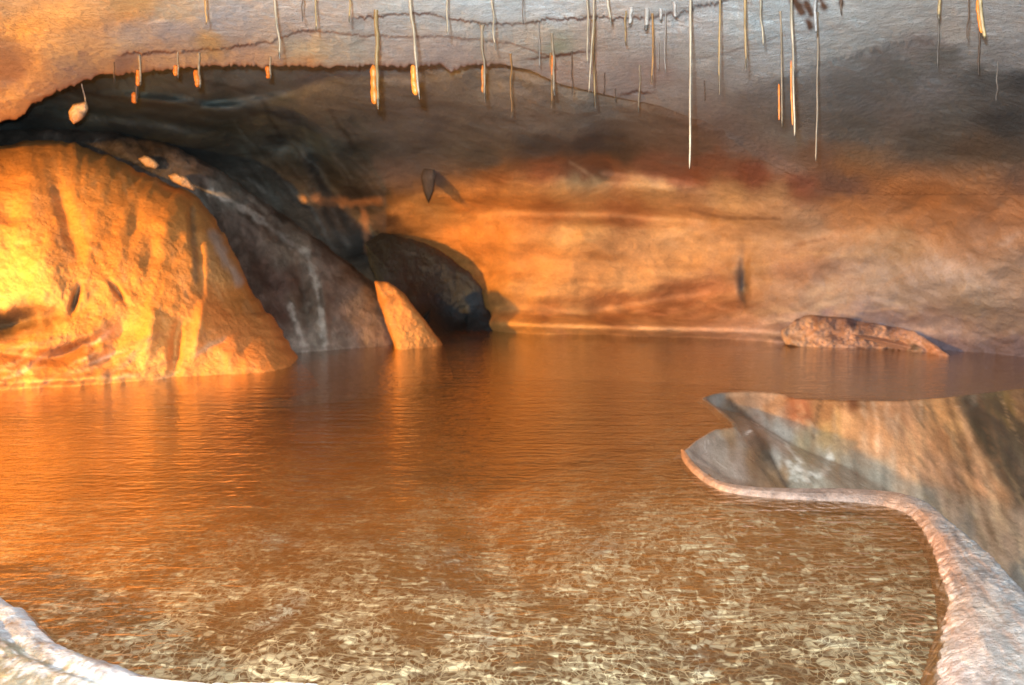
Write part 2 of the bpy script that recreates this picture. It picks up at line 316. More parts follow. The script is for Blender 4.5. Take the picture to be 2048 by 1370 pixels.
for e, k in zip(edges, wt):
    k = k*(.55+.45*np.clip(vnoise(X/40., 2.2)*1.6+.4, 0, 1))
    C = C*(1-(e*k)[..., None]) + rust*(e*k)[..., None]
wb2 = np.clip((Y-(border[None]-75))/60, 0, 1)*np.clip((X-1350)/200, 0, 1)
Cw = colors(X[-70:], Y[-70:], wsamples, 22, 80, 4.0, .6); C[-70:] = C[-70:]*(1-wb2[-70:, :, None])+Cw*wb2[-70:, :, None]
e = np.exp(-np.clip(border[None]-Y, 0, None)/4.0)*np.clip((1040-X)/60, 0, 1)*.85
C = C*(1-e[..., None]) + rust*e[..., None]
for (x0, y0, x1, y1, w) in [(1590, 2, 1604, 26, 10), (1612, 4, 1622, 28, 8), (1640, -2, 1650, 14, 8), (1616, 44, 1620, 54, 9), (1680, -4, 1684, 10, 6)]:
    C = stroke(C, X, Y, [(x0, y0), (x1, y1)], w, (.1, .055, .035), 1)
def sst(v): v = np.clip(v, 0, 1); return v*v*(3-2*v)
wb = sst((Y-(border[None]-110))/110)*sst((X-1350)/250)
WF = wallfull(X[-60:], Y[-60:]); D = D*(1-wb)+(wallfull(X, Y)-.012)*wb
D[-60:] = np.where(X[-60:] > 1450, np.minimum(D[-60:], WF-.012), D[-60:])
P = unproj(X, Y, D)
# the lip turns up and back into the recess behind it
back = []
bc = []
for (dy, dD) in [(-2, .05), (-9, .13), (-20, .4), (-40, 1.5)]:
    back.append(unproj(xs, border+dy, D[-1]+dD)); bc.append(np.tile(rust*.8, (len(xs), 1)))
P = np.concatenate([P, np.array(back)]); C = np.concatenate([C, np.array(bc)])
ceiling = struct(make_mesh('cave_ceiling', P, grid_faces(P.shape[0], P.shape[1]), C, M_ceil))

# unseen blocker added around the lamp: its underside cuts the lamp light off above the far wall
az = np.radians(np.linspace(-60, 100, 160)); u = np.linspace(0, 2*math.pi, 28, endpoint=False)
e0 = np.radians(np.interp(np.degrees(az), [-60, 20, 38, 44, 52, 57, 60, 65, 68, 73, 100], [.3, .5, .9, .9, 1.1, .8, 0., -.7, 1.2, 3.2, 3.6]))
zlo = LAMP[2]+1.2*np.tan(e0)+.006*fbm(az*9, az*0, 2, 3); zhi = LAMP[2]+1.2*math.tan(math.radians(6.0))+.03*fbm(az*5, az*0, 6, 4)
zc, zr = (zlo+zhi)/2, (zhi-zlo)/2
rad = 1.2+.1*np.sin(u)[:, None]+.02*fbm(az[None]*8, u[:, None]*2, 1, 3)
AX = LAMP[0]+rad*np.cos(az)[None]; AY = LAMP[1]+rad*np.sin(az)[None]; AZ = zc[None]+zr[None]*np.cos(u)[:, None]
V = np.stack([AX, AY, AZ], -1).transpose(1, 0, 2)
struct(make_mesh('lamp_blocker', V, grid_faces(160, 28, True), np.full((160*28, 3), .3), M_wall))

# ------------------------------------------------------------------ free-standing rocks
def rock(name, outline, center, ctrl, mat, samples, strk=(), thick=.5, rnd=.3, N=360, R=150, feats=(), strokes=(), namp=.05, nsc=60, seed=0, warp=22, wl=70, ragged=3.0, p=3.6, parent=None, sx=1.0, rk=6, gain=(1, 1, 1), fk=.7):
    P = np.array(outline, float); Q = np.roll(P, -1, 0); seg = np.linalg.norm(Q-P, axis=1); cum = np.concatenate([[0], np.cumsum(seg)])
    s = np.linspace(0, cum[-1], N, endpoint=False)
    # smooth closed curve by corner-averaged sampling
    bx = np.interp(s, cum, np.append(P[:, 0], P[0, 0])); by = np.interp(s, cum, np.append(P[:, 1], P[0, 1]))
    k = max(1, N//180)
    for _ in range(k): bx = (np.roll(bx, 1)+2*bx+np.roll(bx, -1))/4; by = (np.roll(by, 1)+2*by+np.roll(by, -1))/4
    th = np.arctan2(by-center[1], bx-center[0])
    bx = bx + ragged*fbm(bx/25, by/25, seed+.3, 3)*2; by = by + ragged*fbm(bx/25, by/25, seed+7.3, 3)*2
    f = tps(ctrl) if len(ctrl) > 3 else (lambda x, y: ctrl[0][2]+0*x)
    r = 1-(1-np.linspace(0, 1, R))**1.6
    X = center[0]+(bx[None]-center[0])*r[:, None]; Y = center[1]+(by[None]-center[1])*r[:, None]
    D = f(X, Y) + rnd*(1-np.sqrt(np.clip(1-r**rk, 0, 1)))[:, None]
    D = D + namp*fbm(X/nsc, Y/nsc, seed, 5, .5) + namp*.22*fbm(X/(nsc*.2), Y/(nsc*.2), seed+3, 3)
    for (cx, cy, rx, ry, an, amp) in feats: D = D + fk*amp*ell(X, Y, cx, cy, rx, ry, an)
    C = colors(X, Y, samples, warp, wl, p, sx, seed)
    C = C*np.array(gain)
    for st in strk: C = streaks(C, X, Y, *st)
    for st in strokes: C = stroke(C, X, Y, *st)
    V = list(unproj(X, Y, D)); CC = list(C)
    for (q, dd) in [(.985, .25), (.95, .6), (.85, 1.0), (.5, 1.05), (0.001, 1.05)]:
        V.append(unproj(center[0]+(bx-center[0])*q, center[1]+(by-center[1])*q, D[-1]+thick*dd)); CC.append(C[-1]*.8)
    V = np.array(V); CC = np.array(CC)
    return make_mesh(name, V, grid_faces(V.shape[0], N, True), CC, mat, parent)

T1, T2 = (.62, .47, .31), (.46, .34, .23)
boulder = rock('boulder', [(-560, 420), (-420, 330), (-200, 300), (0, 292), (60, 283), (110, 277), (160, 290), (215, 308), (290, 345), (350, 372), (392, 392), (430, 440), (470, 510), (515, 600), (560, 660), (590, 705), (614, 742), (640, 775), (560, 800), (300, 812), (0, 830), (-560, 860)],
    (150, 640), [(-500, 400, 6.2), (-500, 800, 5.4), (-200, 320, 6.6), (-200, 780, 5.35), (0, 290, 7.0), (0, 500, 6.0), (0, 640, 5.65), (0, 782, 5.33), (120, 300, 7.1), (200, 500, 6.2), (200, 772, 5.5), (280, 345, 7.1), (385, 400, 7.0), (380, 600, 6.2),
     (400, 755, 5.82), (450, 560, 6.5), (500, 620, 6.5), (520, 748, 5.95), (600, 738, 6.15), (600, 900, 5.9), (200, 950, 5.3), (-300, 950, 5.1)],
    M_boul,
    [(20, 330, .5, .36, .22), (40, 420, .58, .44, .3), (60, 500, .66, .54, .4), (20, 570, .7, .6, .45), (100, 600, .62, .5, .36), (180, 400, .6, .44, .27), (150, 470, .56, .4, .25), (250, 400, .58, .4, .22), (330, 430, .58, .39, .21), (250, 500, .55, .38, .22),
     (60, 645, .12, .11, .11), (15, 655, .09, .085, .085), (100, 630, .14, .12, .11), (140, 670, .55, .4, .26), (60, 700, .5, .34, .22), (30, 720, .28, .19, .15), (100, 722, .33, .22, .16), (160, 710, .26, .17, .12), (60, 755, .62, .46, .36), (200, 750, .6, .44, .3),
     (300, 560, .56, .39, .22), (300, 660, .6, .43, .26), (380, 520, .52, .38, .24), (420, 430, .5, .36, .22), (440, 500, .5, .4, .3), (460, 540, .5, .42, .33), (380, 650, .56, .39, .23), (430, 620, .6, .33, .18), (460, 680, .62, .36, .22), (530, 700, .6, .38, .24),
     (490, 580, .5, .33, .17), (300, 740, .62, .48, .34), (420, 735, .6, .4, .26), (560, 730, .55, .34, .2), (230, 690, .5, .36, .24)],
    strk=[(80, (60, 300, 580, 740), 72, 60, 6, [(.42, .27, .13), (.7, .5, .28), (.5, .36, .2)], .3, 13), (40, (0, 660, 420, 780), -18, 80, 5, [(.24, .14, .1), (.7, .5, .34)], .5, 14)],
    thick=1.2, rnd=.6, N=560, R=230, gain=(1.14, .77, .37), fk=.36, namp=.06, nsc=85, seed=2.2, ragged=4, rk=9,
    feats=[(60, 640, 70, 24, -12, .5), (10, 655, 40, 20, 0, .3), (150, 600, 7, 26, 15, .25), (235, 582, 6, 26, -35, .2), (90, 560, 50, 60, 0, -.25), (150, 700, 70, 14, -20, .3), (60, 712, 90, 12, 6, .22), (240, 670, 26, 50, 25, .28), (210, 720, 30, 16, -20, .22), (350, 700, 12, 45, 6, .28),
           (300, 660, 16, 55, 10, -.2), (385, 440, 8, 50, -4, .3), (400, 520, 8, 60, -4, .15), (330, 450, 20, 60, 10, -.12), (270, 450, 14, 50, 10, .14), (130, 420, 16, 90, -16, .2), (60, 400, 30, 60, 0, -.15), (300, 520, 20, 30, 0, .12), (180, 500, 22, 60, 12, -.15), (400, 650, 12, 60, 10, -.2), (100, 760, 160, 9, -3, -.15), (20, 430, 20, 20, 0, .2)],
    strokes=[([(428, 470), (450, 520), (478, 560)], 12, (.5, .48, .47), .7), ([(385, 420), (387, 480), (392, 560)], 7, (.2, .15, .1), .6), ([(0, 447), (60, 440)], 4, (.4, .2, .12), .5),
             ([(210, 750), (260, 720), (290, 680)], 9, (.3, .24, .19), .6), ([(218, 568), (246, 598)], 5, (.2, .12, .07), .8), ([(160, 572), (147, 620)], 6, (.13, .09, .06), .85), ([(190, 565), (180, 590)], 4, (.25, .15, .08), .6)])
tag(boulder, 'huge rounded rock at the left glowing orange, standing in the pool', 'boulder')

slab = rock('rock_slab', [(-300, 262), (-60, 258), (60, 255), (200, 262), (330, 285), (430, 332), (510, 390), (590, 446), (650, 488), (700, 526), (748, 566), (762, 600), (778, 640), (796, 694), (815, 800), (600, 860), (380, 820), (200, 600), (-300, 450)],
    (440, 540), [(-300, 270, 8.0), (0, 262, 7.9), (-200, 500, 7.6), (200, 280, 7.7), (420, 325, 7.6), (400, 400, 7.7), (560, 430, 8.05), (500, 500, 7.6), (600, 560, 7.5), (640, 480, 8.0), (700, 540, 8.0), (750, 580, 7.9), (690, 640, 7.4), (620, 704, 6.95), (790, 692, 7.35), (600, 850, 6.8), (800, 800, 7.3), (300, 600, 7.1)],
    M_slab,
    [(0, 270, .03, .028, .025), (150, 275, .035, .03, .027), (300, 300, .045, .036, .03), (400, 340, .08, .06, .05), (430, 380, .1, .095, .085), (480, 400, .12, .12, .11), (460, 450, .07, .05, .04), (500, 480, .08, .055, .045), (540, 470, .13, .1, .08), (580, 500, .2, .17, .14),
     (520, 540, .075, .045, .035), (560, 560, .09, .055, .045), (560, 620, .09, .055, .045), (600, 600, .085, .06, .045), (640, 540, .22, .185, .16), (630, 620, .13, .11, .09), (700, 600, .22, .18, .155), (720, 660, .22, .175, .15), (680, 670, .2, .17, .145), (760, 670, .22, .17, .14), (600, 690, .2, .17, .15), (650, 690, .24, .21, .18),
     (570, 430, .05, .04, .033), (500, 370, .05, .045, .04), (650, 500, .08, .06, .05), (700, 550, .14, .09, .06), (745, 590, .2, .12, .07)],
    strk=[(90, (400, 380, 720, 700), 62, 70, 5, [(.03, .025, .02), (.2, .17, .15), (.05, .035, .03), (.16, .12, .1)], .4, 11), (50, (0, 255, 420, 360), 24, 90, 5, [(.02, .02, .018), (.09, .08, .07)], .7, 12)],
    thick=1.2, rnd=.22, N=460, R=200, gain=(1.15, 1.2, 1.2), namp=.045, nsc=70, seed=5.1, ragged=3, rk=10,
    feats=[(470, 420, 20, 110, -48, -.14), (610, 600, 12, 90, -8, .12), (540, 560, 16, 120, -28, .12), (650, 620, 9, 80, -4, -.06), (450, 480, 14, 120, -28, .12)],
    strokes=[([(420, 385), (460, 400), (520, 440), (560, 470), (600, 500)], 7, (.42, .42, .4), .75, 1.2), ([(612, 500), (630, 560), (640, 620), (652, 694)], 6, (.42, .43, .4), .8, 1.3), ([(580, 610), (598, 660), (612, 700)], 6, (.4, .39, .36), .75, 1.4),
             ([(600, 698), (700, 692), (790, 690)], 5, (.14, .11, .09), .5), ([(560, 400), (640, 480), (700, 530), (745, 575)], 7, (.035, .028, .022), .8), ([(600, 420), (680, 500), (740, 555)], 3, (.16, .12, .1), .6), ([(500, 395), (560, 450)], 5, (.35, .33, .3), .35, 1.5)])
tag(slab, 'dark brown slanting slab with pale mineral streaks behind the orange boulder', 'rock')

wedge = rock('rock', [(748, 562), (775, 562), (808, 586), (834, 622), (858, 652), (880, 678), (890, 698), (905, 760), (800, 780), (790, 700), (770, 640), (756, 600)], (825, 680),
    [(760, 570, 7.15), (800, 600, 7.15), (780, 680, 7.1), (880, 685, 7.3), (800, 692, 7.1), (860, 690, 7.25), (800, 780, 7.1), (900, 780, 7.3)], M_boul,
    [(780, 580, .55, .33, .16), (800, 630, .6, .36, .17), (830, 680, .62, .4, .2), (860, 690, .5, .3, .15), (770, 650, .55, .36, .22), (787, 596, .42, .24, .1)], gain=(1.05, .8, .5), thick=.3, rnd=.14, N=200, R=70, namp=.03, nsc=30, seed=8, ragged=1.5)
tag(wedge, 'slim orange rock wedge between the streaked dark slab and the charcoal shadow hump', 'rock')

black = rock('rock', [(730, 484), (762, 466), (800, 472), (850, 486), (900, 512), (940, 545), (965, 578), (972, 615), (985, 640), (998, 655), (1004, 668), (1000, 760), (860, 780), (800, 760), (770, 620), (742, 540)], (860, 620),  # shadow on the wall, built as a dark hump
    [(740, 480, 8.45), (850, 490, 8.6), (970, 590, 8.45), (1000, 660, 8.38), (860, 600, 8.35), (900, 658, 8.4), (880, 690, 7.6), (760, 600, 7.8), (860, 780, 7.4), (990, 760, 8.2)], M_slab,
    [(760, 490, .07, .066, .062), (830, 520, .085, .08, .077), (900, 540, .09, .085, .082), (900, 600, .075, .07, .068), (940, 600, .15, .145, .14), (840, 580, .06, .056, .053), (800, 600, .035, .033, .03), (860, 650, .035, .034, .03), (930, 640, .045, .042, .038), (980, 655, .03, .028, .025), (780, 560, .1, .1, .1)],
    thick=.5, rnd=.15, N=260, R=90, gain=(.2, .31, .42), namp=.04, nsc=40, seed=11, ragged=2.5)
tag(black, 'charcoal hump built for a wall shadow at the water in the middle, under the orange wall', 'rock')

ledge = rock('rock_ledge', [(1562, 660), (1590, 640), (1620, 628), (1680, 634), (1760, 650), (1830, 662), (1872, 690), (1902, 714), (1900, 730), (1850, 722), (1780, 700), (1650, 700), (1570, 690)], (1700, 668),
    [(1570, 640, 7.4), (1600, 620, 7.45), (1700, 640, 7.3), (1600, 682, 7.3), (1750, 686, 7.2), (1800, 660, 7.2), (1850, 700, 6.95), (1895, 712, 6.7), (1600, 720, 7.2), (1900, 740, 6.7)], M_rim,
    [(1590, 632, .14, .09, .08), (1640, 630, .16, .1, .09), (1700, 644, .12, .08, .09), (1780, 655, .15, .1, .1), (1600, 650, .62, .45, .33), (1630, 670, .62, .42, .3), (1680, 655, .3, .2, .17), (1700, 668, .7, .5, .4), (1760, 668, .68, .45, .33), (1740, 650, .22, .15, .14), (1800, 665, .4, .27, .24), (1800, 680, .62, .42, .3), (1840, 680, .6, .44, .4), (1830, 698, .12, .11, .09), (1870, 700, .6, .36, .26), (1600, 682, .66, .47, .33)],  # dark upper samples paint the shadow above the ridge
    strk=[(60, (1570, 630, 1880, 715), 12, 30, 3, [(.12, .07, .07), (.8, .6, .5), (.5, .3, .2), (.2, .13, .13)], .7, 61)], thick=.3, rnd=.06, N=260, R=60, namp=.07, nsc=18, seed=14, ragged=2, warp=10, wl=30)
tag(ledge, 'low crumbly pink and brown rock ledge along the far right water edge', 'rock')

for (outl, cen, D0, lab) in [([(276, 318), (290, 311), (306, 318), (319, 330), (312, 338), (292, 334)], (298, 325), 7.45, 'small orange stone on the dark slope above the boulder, the farther left of two'),
                       ([(336, 350), (350, 345), (372, 354), (390, 374), (388, 382), (366, 374), (346, 364)], (364, 364), 7.3, 'small orange stone just above the right tip of the boulder top')]:
    tag(rock('stone', outl, cen, [(0, 0, D0)], M_boul, [(cen[0], cen[1], .62, .4, .2), (cen[0]+15, cen[1]+8, .5, .33, .2)], thick=.12, rnd=.06, N=80, R=24, namp=.02, nsc=14, ragged=.8), lab, 'stone')
knob = rock('hanging_rock', [(137, 222), (146, 209), (160, 206), (173, 203), (176, 216), (170, 232), (158, 243), (147, 248), (139, 238)], (156, 225), [(0, 0, 5.6)], M_boul,
    [(148, 225, .66, .45, .24), (166, 215, .6, .42, .24), (172, 236, .1, .09, .08), (158, 243, .5, .3, .15)], thick=.09, rnd=.06, N=90, R=26, namp=.012, nsc=12, ragged=.6)
tag(knob, 'orange rock knob hanging by a thread from the ceiling lip at upper left', 'hanging rock')
spike = rock('stalactite', [(842, 354), (848, 336), (868, 335), (873, 352), (868, 382), (861, 398), (857, 407), (852, 398), (847, 384)], (858, 378), [(0, 0, float(wallfull(np.array(858.), np.array(345.)))-.12)], M_slab, [(855, 330, .10, .085, .08), (855, 365, .05, .04, .036), (858, 400, .03, .026, .022)], thick=.12, rnd=.06, N=70, R=22, namp=.01, ragged=.6)
tag(spike, 'stubby black stalactite hanging before the left end of the orange wall', 'stalactite')

# ------------------------------------------------------------------ lower right: sunken basin beyond the rim
hole_px = [(1408, 797), (1440, 787), (1500, 784), (1560, 788), (1590, 799), (1700, 803), (1800, 804), (1900, 796), (2048, 778), (2400, 760), (3000, 900), (2900, 1600), (2250, 1370), (2120, 1250), (2048, 1188),
           (1990, 1130), (1930, 1080), (1880, 1040), (1840, 1008), (1790, 993), (1700, 984), (1600, 984), (1520, 980), (1450, 968), (1400, 940), (1368, 908), (1395, 884), (1430, 862), (1470, 856), (1468, 845), (1440, 822)]
hp = np.array([ground(float(x), float(y))[:2] for x, y in hole_px])
def polydist(x, y, P):
    P = list(map(tuple, P)); return segdist(x, y, P+[P[0]])[0]
gx = np.arange(.55, 6.2, .02); gy = np.arange(.9, 7.2, .02)
GX, GY = np.meshgrid(gx, gy)
ins = poly_in(GX, GY, hp); dst = polydist(GX, GY, hp)
far_pl = [tuple(p) for p in hp[1:10]]
nearpl = [tuple(p) for p in hp[11:28]]
leftpl = [tuple(p) for p in hp[24:31]]+[tuple(hp[0])]
dfar = segdist(GX, GY, far_pl)[0]; dleft = segdist(GX, GY, leftpl)[0]; dnear = segdist(GX, GY, nearpl)[0]
# project back to the picture to place pigment
def proj(x, y, z):
    yy = y*CP-(z-CAMZ)*SP; zz = y*SP+(z-CAMZ)*CP
    return W/2+F*x/yy, H/2-F*zz/yy
sl = .30+.05*fbm(GX*1.2, GY*.5, 3.3, 3)
Z = -np.minimum(np.minimum(sl*dfar*1.35, .12+dfar*.28), .02+.38*dleft+.15*np.clip(dleft-.5, 0, 9)**2)
crease = [tuple(ground(1470., 850.)[:2]), tuple(ground(1530., 905., -.08)[:2]), tuple(ground(1575., 975., -.2)[:2])]
Z = np.where(ins, Z, 0)
Z = Z + .02*fbm(GX*5, GY*1.4, 6.6, 4)*np.clip(dst/.1, 0, 1)*ins
Z = Z - .05*ell(GX, GY, crease[1][0], crease[1][1], .06, .5, 0)*ins
Z = np.maximum(Z, -1.1)
Z = Z + .035*np.abs(fbm(GX*2.6+GY*1.1, GY*.35, 1.2, 3))*np.clip(dst/.2, 0, 1)*ins
zin = Z
rimz = .008
Z = np.where(ins, np.where(dst < .03, rimz*(1-dst/.03)+zin*(dst/.03), zin), np.where(dst < .05, rimz-.03*(dst/.05), -.022-2.*np.clip(dst-.05, 0, .4)))
keep = (dst < .05) | ins
U, V_ = proj(GX, GY, Z)
samples = [(1430, 800, .2, .2, .2), (1480, 800, .34, .24, .17), (1540, 810, .42, .3, .22), (1520, 850, .36, .3, .27), (1560, 870, .38, .37, .35), (1470, 830, .1, .1, .09), (1510, 880, .14, .12, .1), (1500, 870, .25, .22, .2),
    (1600, 815, .3, .13, .07), (1650, 830, .36, .2, .1), (1700, 805, .2, .1, .06), (1650, 860, .46, .32, .16), (1700, 850, .5, .32, .18), (1600, 900, .3, .27, .19), (1640, 930, .34, .34, .3), (1600, 960, .3, .29, .25), (1700, 950, .3, .28, .24), (1760, 950, .3, .28, .24), (1850, 1000, .3, .27, .23),
    (1760, 870, .5, .3, .17), (1820, 900, .52, .32, .19), (1800, 830, .42, .27, .18), (1880, 830, .46, .28, .14), (1860, 940, .46, .3, .2), (1880, 880, .34, .19, .1), (1910, 850, .5, .33, .17), (1930, 900, .3, .18, .1), (1950, 960, .46, .28, .17), (1900, 960, .3, .2, .14), (1960, 1040, .42, .29, .2), (2000, 1000, .4, .25, .15), (2030, 1080, .42, .3, .22), (1940, 1060, .26, .23, .2),
    (1940, 800, .2, .2, .18), (1960, 830, .07, .075, .06), (2000, 800, .14, .13, .08), (2040, 810, .25, .17, .1), (2000, 860, .06, .06, .05), (2040, 880, .08, .08, .06), (2020, 920, .06, .06, .055), (2048, 960, .1, .09, .075), (2048, 1150, .14, .13, .12), (2020, 820, .22, .17, .07),
    (1400, 910, .3, .26, .24), (1440, 900, .32, .28, .25), (1480, 940, .32, .27, .24), (1460, 870, .2, .13, .08), (1510, 920, .24, .16, .1), (1550, 960, .27, .18, .11), (1530, 900, .1, .08, .06), (2300, 1000, .15, .12, .1)]
C = colors(U, V_, samples, 14, 60, 3.6, 1.7, 21)
streak = fbm(U/13, V_/170, 5.5, 4)
for st in [([(1895, 800), (1915, 860), (1945, 960), (1985, 1080)], 7, (.16, .1, .06), .7), ([(1930, 800), (1975, 880), (2048, 1000)], 20, (.04, .045, .038), .9), ([(1990, 800), (2048, 860)], 14, (.05, .05, .035), .8), ([(1860, 815), (1895, 900), (1925, 1010)], 5, (.2, .11, .06), .6),
        ([(1915, 815), (1950, 900), (2010, 1060)], 7, (.6, .42, .27), .6), ([(1640, 800), (1630, 850), (1625, 900)], 5, (.14, .09, .06), .6), ([(1455, 800), (1500, 840), (1530, 900), (1575, 975)], 7, (.06, .05, .045), .8), ([(1520, 820), (1545, 880), (1560, 930)], 8, (.5, .5, .48), .5),
        ([(1672, 820), (1680, 870)], 8, (.6, .42, .2), .6), ([(1700, 905), (1760, 940), (1810, 975)], 4, (.5, .42, .34), .5), ([(1575, 918), (1598, 940), (1640, 952), (1656, 934), (1664, 905)], 9, (.9, .92, .9), .6, 2.4), ([(1570, 885), (1590, 912), (1605, 925)], 3, (.8, .82, .8), .7, 1.3), ([(1490, 870), (1500, 862)], 3, (.8, .8, .8), .8), ([(1385, 905), (1420, 930), (1440, 945)], 4, (.1, .09, .09), .6)]:
    C = stroke(C, U, V_, *st)  # the near-white strokes are wet glints painted as colour
C = streaks(C, U, V_, 130, (1820, 800, 2100, 1180), 66, 120, 4, [(.08, .07, .05), (.5, .38, .24), (.16, .1, .06), (.1, .1, .08)], .5, 54)
C = streaks(C, U, V_, 60, (1590, 800, 1850, 960), 80, 60, 5, [(.22, .12, .06), (.6, .42, .26), (.6, .56, .48)], .4, 55)
C = C*np.array([1.25, 1.25, 1.2])*(1+.5*streak)[..., None]
idx = -np.ones(GX.shape, int); idx[keep] = np.arange(keep.sum())
V = np.stack([GX, GY, Z], -1)[keep]; CC = C[keep]
a, b, c, d = idx[:-1, :-1], idx[:-1, 1:], idx[1:, 1:], idx[1:, :-1]
ok = (a >= 0) & (b >= 0) & (c >= 0) & (d >= 0)
basin = struct(make_mesh('sunken_basin', V, np.stack([a[ok], b[ok], c[ok], d[ok]], -1), CC, M_flow))

# near rim: smooth lip that widens into a broad apron toward the camera
rim_in = [(1362, 900), (1368, 925), (1400, 958), (1440, 980), (1500, 992), (1600, 1000), (1700, 1004), (1780, 1015), (1830, 1040), (1862, 1090), (1880, 1140), (1895, 1200), (1888, 1260), (1878, 1330), (1872, 1420), (1850, 1600), (1820, 1900)]
rim_out = [(1372, 905), (1392, 930), (1425, 955), (1455, 966), (1510, 973), (1600, 976), (1700, 976), (1790, 984), (1850, 1002), (1890, 1034), (1935, 1070), (1990, 1118), (2048, 1178), (2120, 1245), (2240, 1360), (2500, 1600), (2900, 1900)]
def resample(pl, n):
    P = np.array(pl, float); k = np.linspace(0, len(P)-1, n); i = np.minimum(k.astype(int), len(P)-2); f = (k-i)[:, None]
    pm = P[np.clip(i-1, 0, None)]; p0 = P[i]; p1 = P[i+1]; p2 = P[np.clip(i+2, None, len(P)-1)]
    return .5*((2*p0)+(-pm+p1)*f+(2*pm-5*p0+4*p1-p2)*f*f+(-pm+3*p0-3*p1+p2)*f**3)
n = 620
A = resample(rim_in, n); B = resample(rim_out, n)
A = np.array([ground(x, y, 0.)[:2] for x, y in A]); 
hgt = np.interp(np.linspace(0, len(rim_in)-1, n), [0, 3, 6, 8, 10, 12, 16], [.012, .02, .024, .03, .04, .05, .09])
B = np.array([ground(x, y, h)[:2] for (x, y), h in zip(B, hgt)])
m = 70
s = np.linspace(-.18, 1.25, m)[:, None]
PX = A[None, :, 0]*(1-s)+B[None, :, 0]*s; PY = A[None, :, 1]*(1-s)+B[None, :, 1]*s
prof = np.interp(s[:, 0], [-.18, -.02, .0, .12, .35, .7, .92, 1.0, 1.08, 1.25], [-1.4, -.12, 0.05, .45, .85, 1.0, 1.02, .95, .5, -2.2])[:, None]
wid = np.hypot(*(A-B).T)[None]
PZ = prof*hgt[None] - np.clip(s-1.0, 0, 1)*1.6*wid*.6
rough = np.clip((wid-.05)/.2, .15, 1)
PZ = PZ + rough*(.007*fbm(PX*14, PY*14, 1.1, 4)+.004*fbm(PX*60, PY*60, 4.1, 3))*np.clip(s+.1, 0, 1)
PX = PX + .013*fbm(PX*55, PY*55, 9, 4)*rough*np.exp(-(s/.25)**2) + .004*fbm(PX*60, PY*60, 9, 3)*rough
U, V_ = proj(PX, PY, PZ)
samples = [(1380, 920, .55, .3, .18), (1420, 960, .55, .34, .24), (1500, 985, .42, .31, .26), (1600, 992, .42, .32, .28), (1700, 990, .44, .32, .27), (1700, 1000, .34, .27, .24), (1790, 1000, .5, .33, .25), (1850, 1010, .36, .35, .36), (1840, 1030, .48, .3, .22), (1880, 1090, .5, .3, .22), (1900, 1150, .46, .29, .22), (1900, 1060, .34, .33, .34),
    (1950, 1090, .38, .38, .39), (1960, 1140, .27, .25, .25), (1930, 1180, .36, .27, .23), (2000, 1160, .38, .37, .38), (1980, 1220, .36, .34, .32), (2040, 1220, .3, .3, .31), (1910, 1230, .42, .3, .24), (1930, 1280, .42, .3, .25), (2000, 1270, .26, .26, .26), (1900, 1340, .42, .33, .3), (1960, 1340, .3, .27, .26), (2030, 1320, .33, .32, .31), (1880, 1300, .34, .31, .29), (2000, 1400, .28, .26, .25)]
C = colors(U, V_, samples, 14, 45, 3.4, 1.0, 31)
C = C*np.array([.62, .70, .75])*(1+.3*fbm((U+V_*.7)/9, (V_-U*.7)/60, 2.5, 3))[..., None]
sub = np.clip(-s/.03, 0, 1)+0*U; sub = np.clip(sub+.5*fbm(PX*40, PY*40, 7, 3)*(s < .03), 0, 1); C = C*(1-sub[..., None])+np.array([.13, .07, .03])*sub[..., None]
C = streaks(C, U, V_, 220, (1890, 1060, 2060, 1380), 50, 60, 3.5, [(.34, .34, .35), (.10, .09, .09), (.3, .2, .15), (.4, .38, .36)], .5, 53)
rim = make_mesh('pool_bank', np.stack([PX, PY, PZ], -1), grid_faces(m, n), C, M_rim)
tag(rim, 'smooth pinkish rock rim curving round the pool, broad at the lower right', 'rock bank')

# ------------------------------------------------------------------ lower left: white crusted shelf close to the camera
shelf_px = [(-300, 1040), (-120, 1120), (0, 1192), (30, 1212), (48, 1216), (75, 1250), (110, 1282), (170, 1308), (240, 1332), (310, 1354), (420, 1366), (500, 1368), (620, 1366), (720, 1374), (900, 1392), (1300, 1440), (1900, 1500)]
n = 520
A = resample(shelf_px, n); A0 = A.copy()
jag = fbm(A0[:, 0]/14, A0[:, 1]/14, 3, 3)*np.interp(A0[:, 0], [-300, 380, 480, 2000], [3, 2, 9, 9])
A = np.array([ground(x, y-j, 0.004)[:2] for (x, y), j in zip(A, jag)])
m = 150
T = np.linspace(-.08, 1.3, m)[:, None]
